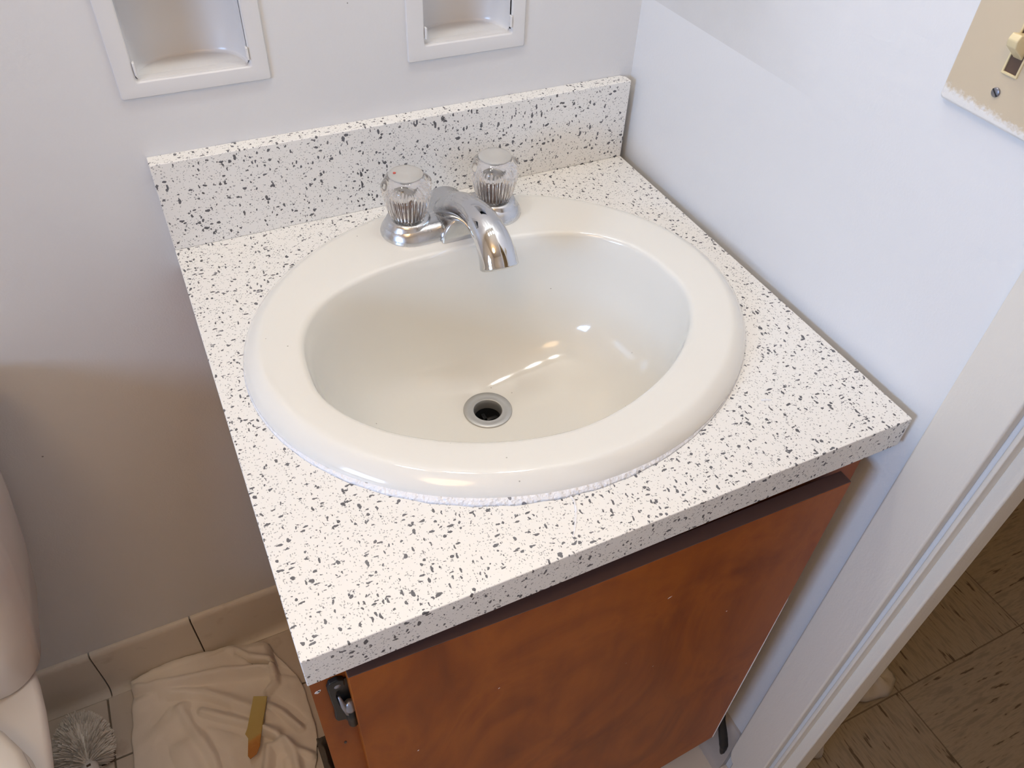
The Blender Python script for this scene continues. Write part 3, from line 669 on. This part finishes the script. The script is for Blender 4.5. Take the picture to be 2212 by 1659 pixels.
# dark bunched rag against the cabinet side
bm = bmesh.new(); n1, n2 = 34, 70; G = []
for j in range(n2 + 1):
    row = []
    for i in range(n1 + 1):
        u = i / n1; v = j / n2; x = -.0165 + .0150 * u; y = -.232 - .20 * v
        z = FLOOR + .004 + .022 * math.sin(PI * u) ** .6 * min(1, v * 6, (1 - v) * 6) * (1 + .5 * mn.noise(Vector((y * 45, u * 2, 2)))) + .006 * mn.noise(Vector((x * 160, y * 90, 8)))
        row.append(bm.verts.new((x, y, max(z, FLOOR + .002))))
    G.append(row)
for j in range(n2):
    for i in range(n1): bm.faces.new((G[j][i], G[j][i + 1], G[j + 1][i + 1], G[j + 1][i]))
rg = obj('dark_rag', bm, M['rag'], smooth=True); tag(rg, 'dark grey rag bunched on the floor between the white cloth and the cabinet side', 'rag')

# ================================================================== LIGHT SWITCH
sw = empty('light_switch'); tag(sw, 'ivory light switch plate on the right wall, its lower corner painted over', 'light switch')
bm = bmesh.new()
poly = roundrect(-.560, -.4165, .2515, .3665, .003, 4)
R = [[(RW, p[0], p[1]) for p in poly], [(RW - .0035, p[0], p[1]) for p in poly], [(RW - .0058, -.488 + (p[0] + .488) * .972, .309 + (p[1] - .309) * .965) for p in poly]]
rings(bm, R, True, False, True); obj('switch_plate', bm, M['switch'], sw, bevel=.0006)
for k, cy_ in enumerate((-.4630, -.509)):
    bm = bmesh.new()
    for (a, b, c, d) in ((cy_ - .0065, cy_ - .0050, .2885, .3205), (cy_ + .0050, cy_ + .0065, .2885, .3205), (cy_ - .0065, cy_ + .0065, .2870, .2888), (cy_ - .0065, cy_ + .0065, .3202, .3220)): box(bm, RW - .0072, RW - .0050, a, b, c, d)
    h = obj('toggle_collar', bm, M['toggle'], sw, bevel=.0004)
    obj('slot', B(RW - .0062, RW - .0055, cy_ - .0050, cy_ + .0050, .2885, .3205), M['brown'], h)
    bm = bmesh.new(); prism(bm, [(RW - .0055, .2985), (RW - .0195, .3085), (RW - .0210, .3135), (RW - .0185, .3175), (RW - .0055, .3150)], 'y', cy_ - .0040, cy_ + .0040)
    obj('toggle', bm, M['toggle'], sw, bevel=.0010)
    bm = bmesh.new(); lathe(bm, [(.0034, -.0006), (.0034, .0006), (.0028, .0011), (.0004, .0012)], (0, 0, 0), 24, None, True, True)
    sc = obj('screw', bm, M['screw'], sw, smooth=True); sc.location = (RW - .0060, cy_ + .0035, .2735); sc.rotation_euler = (0, -PI / 2, 0)
    bm = bmesh.new(); box(bm, -.0032, .0032, -.0004, .0004, .0008, .0015); s2_ = obj('screw_slot', bm, M['black'], sc); s2_.rotation_euler = (0, 0, math.radians(52))

# ================================================================== SMALL THINGS ON THE FLOOR
bm = bmesh.new(); P_, r_ = smoothpath([(RW - .006, -.488, -.690), (RW - .0085, -.500, -.699), (RW - .0105, -.511, -.712), (RW - .0110, -.521, -.729), (RW - .0115, -.530, -.748), (RW - .012, -.534, -.775)], [.0040, .0065, .0080, .0090, .0085, .003], 6)
tube(bm, P_, r_, 12, True, (1, 0, 0), .8)
for v in bm.verts: v.co += Vector((0, .0012, .0012)) * mn.noise(v.co * 160)
bs = obj('rubber_strip', bm, M['rubber'], smooth=True); tag(bs, 'black rubber strip stuck on the base tile between cabinet and door casing', 'rubber strip')
def film(cx, cy, rx, ry, seed, label):
    bm = bmesh.new(); G = []; n = 22
    for j in range(7):
        k = j / 6
        G.append([bm.verts.new((cx + rx * k * (1 + .22 * mn.noise(Vector((math.cos(a) * 2.4, math.sin(a) * 2.4, seed)))) * math.cos(a), cy + ry * k * (1 + .22 * mn.noise(Vector((math.cos(a) * 2.4, math.sin(a) * 2.4, seed)))) * math.sin(a),
                               FLOOR + .004 + .022 * (1 - k * k) * (1 + .4 * math.sin(a * 5 + seed)) + .008 * abs(mn.noise(Vector((math.cos(a) * 5 * k, math.sin(a) * 5 * k, seed)))))) for a in [2 * PI * i / n for i in range(n)]])
    for a, b in zip(G, G[1:]):
        for i in range(n): bm.faces.new((a[i], a[(i + 1) % n], b[(i + 1) % n], b[i]))
    bmesh.ops.remove_doubles(bm, verts=bm.verts, dist=1e-5)
    o = obj('crumpled_plastic', bm, M['film'], smooth=True); tag(o, label, 'plastic scrap'); s = o.modifiers.new('t', 'SOLIDIFY'); s.thickness = .0006; return o
film(.885, -.535, .050, .034, 2.0, 'larger crumpled pale plastic scrap on the hall floor behind the door jamb')
film(.7150, -.592, .013, .009, 7.0, 'tiny pale plastic scrap at the foot of the door jamb')

# ================================================================== VANITY LAMP (above the frame)
cl_ = empty('vanity_lamp'); tag(cl_, 'wall-mounted vanity lamp with three frosted globes above the sink', 'lamp')
for k in (-1, 0, 1):
    bm = bmesh.new(); bmesh.ops.create_uvsphere(bm, u_segments=32, v_segments=16, radius=.05)
    o = obj('globe', bm, M['globe'], cl_, smooth=True); o.location = (LAMP[0] + .20 * k, LAMP[1], LAMP[2])
    bm = bmesh.new(); tube(bm, [(LAMP[0] + .20 * k, -.03, LAMP[2] + .07), (LAMP[0] + .20 * k, LAMP[1] + .01, LAMP[2] + .07), (LAMP[0] + .20 * k, LAMP[1], LAMP[2] + .045)], [.012, .014, .022], 16); obj('arm', bm, M['chrome_dull'], cl_, smooth=True)
obj('back_plate', B(LAMP[0] - .28, LAMP[0] + .28, -.03, 0.0, LAMP[2] + .02, LAMP[2] + .12), M['chrome_dull'], cl_, bevel=.004)
for nm, P, r, g_, lb in (('ceiling_fill_lamp', CEIL_FILL, .22, 'fill_globe_c', 'added warm fill globe under the bathroom ceiling'), ('ceiling_fill_lamp', HALL_FILL, .10, 'fill_globe_h', 'added warm fill globe under the hall ceiling')):  # added fill globes, out of view, for the low room and the hall
    e_ = empty(nm); tag(e_, lb, 'lamp')
    bm = bmesh.new(); bmesh.ops.create_uvsphere(bm, u_segments=32, v_segments=16, radius=r)
    o = obj('globe', bm, M[g_], e_, smooth=True); o.location = P  # added fill globe, out of view
    bm = bmesh.new(); lathe(bm, [(r * .6, r * .75), (r * .7, CEIL - P[2] - .004), (r * .65, CEIL - P[2])], P, 32, None, True, True); obj('lamp_base', bm, M['plastic'], e_, smooth=True)  # base made for the added fill globe
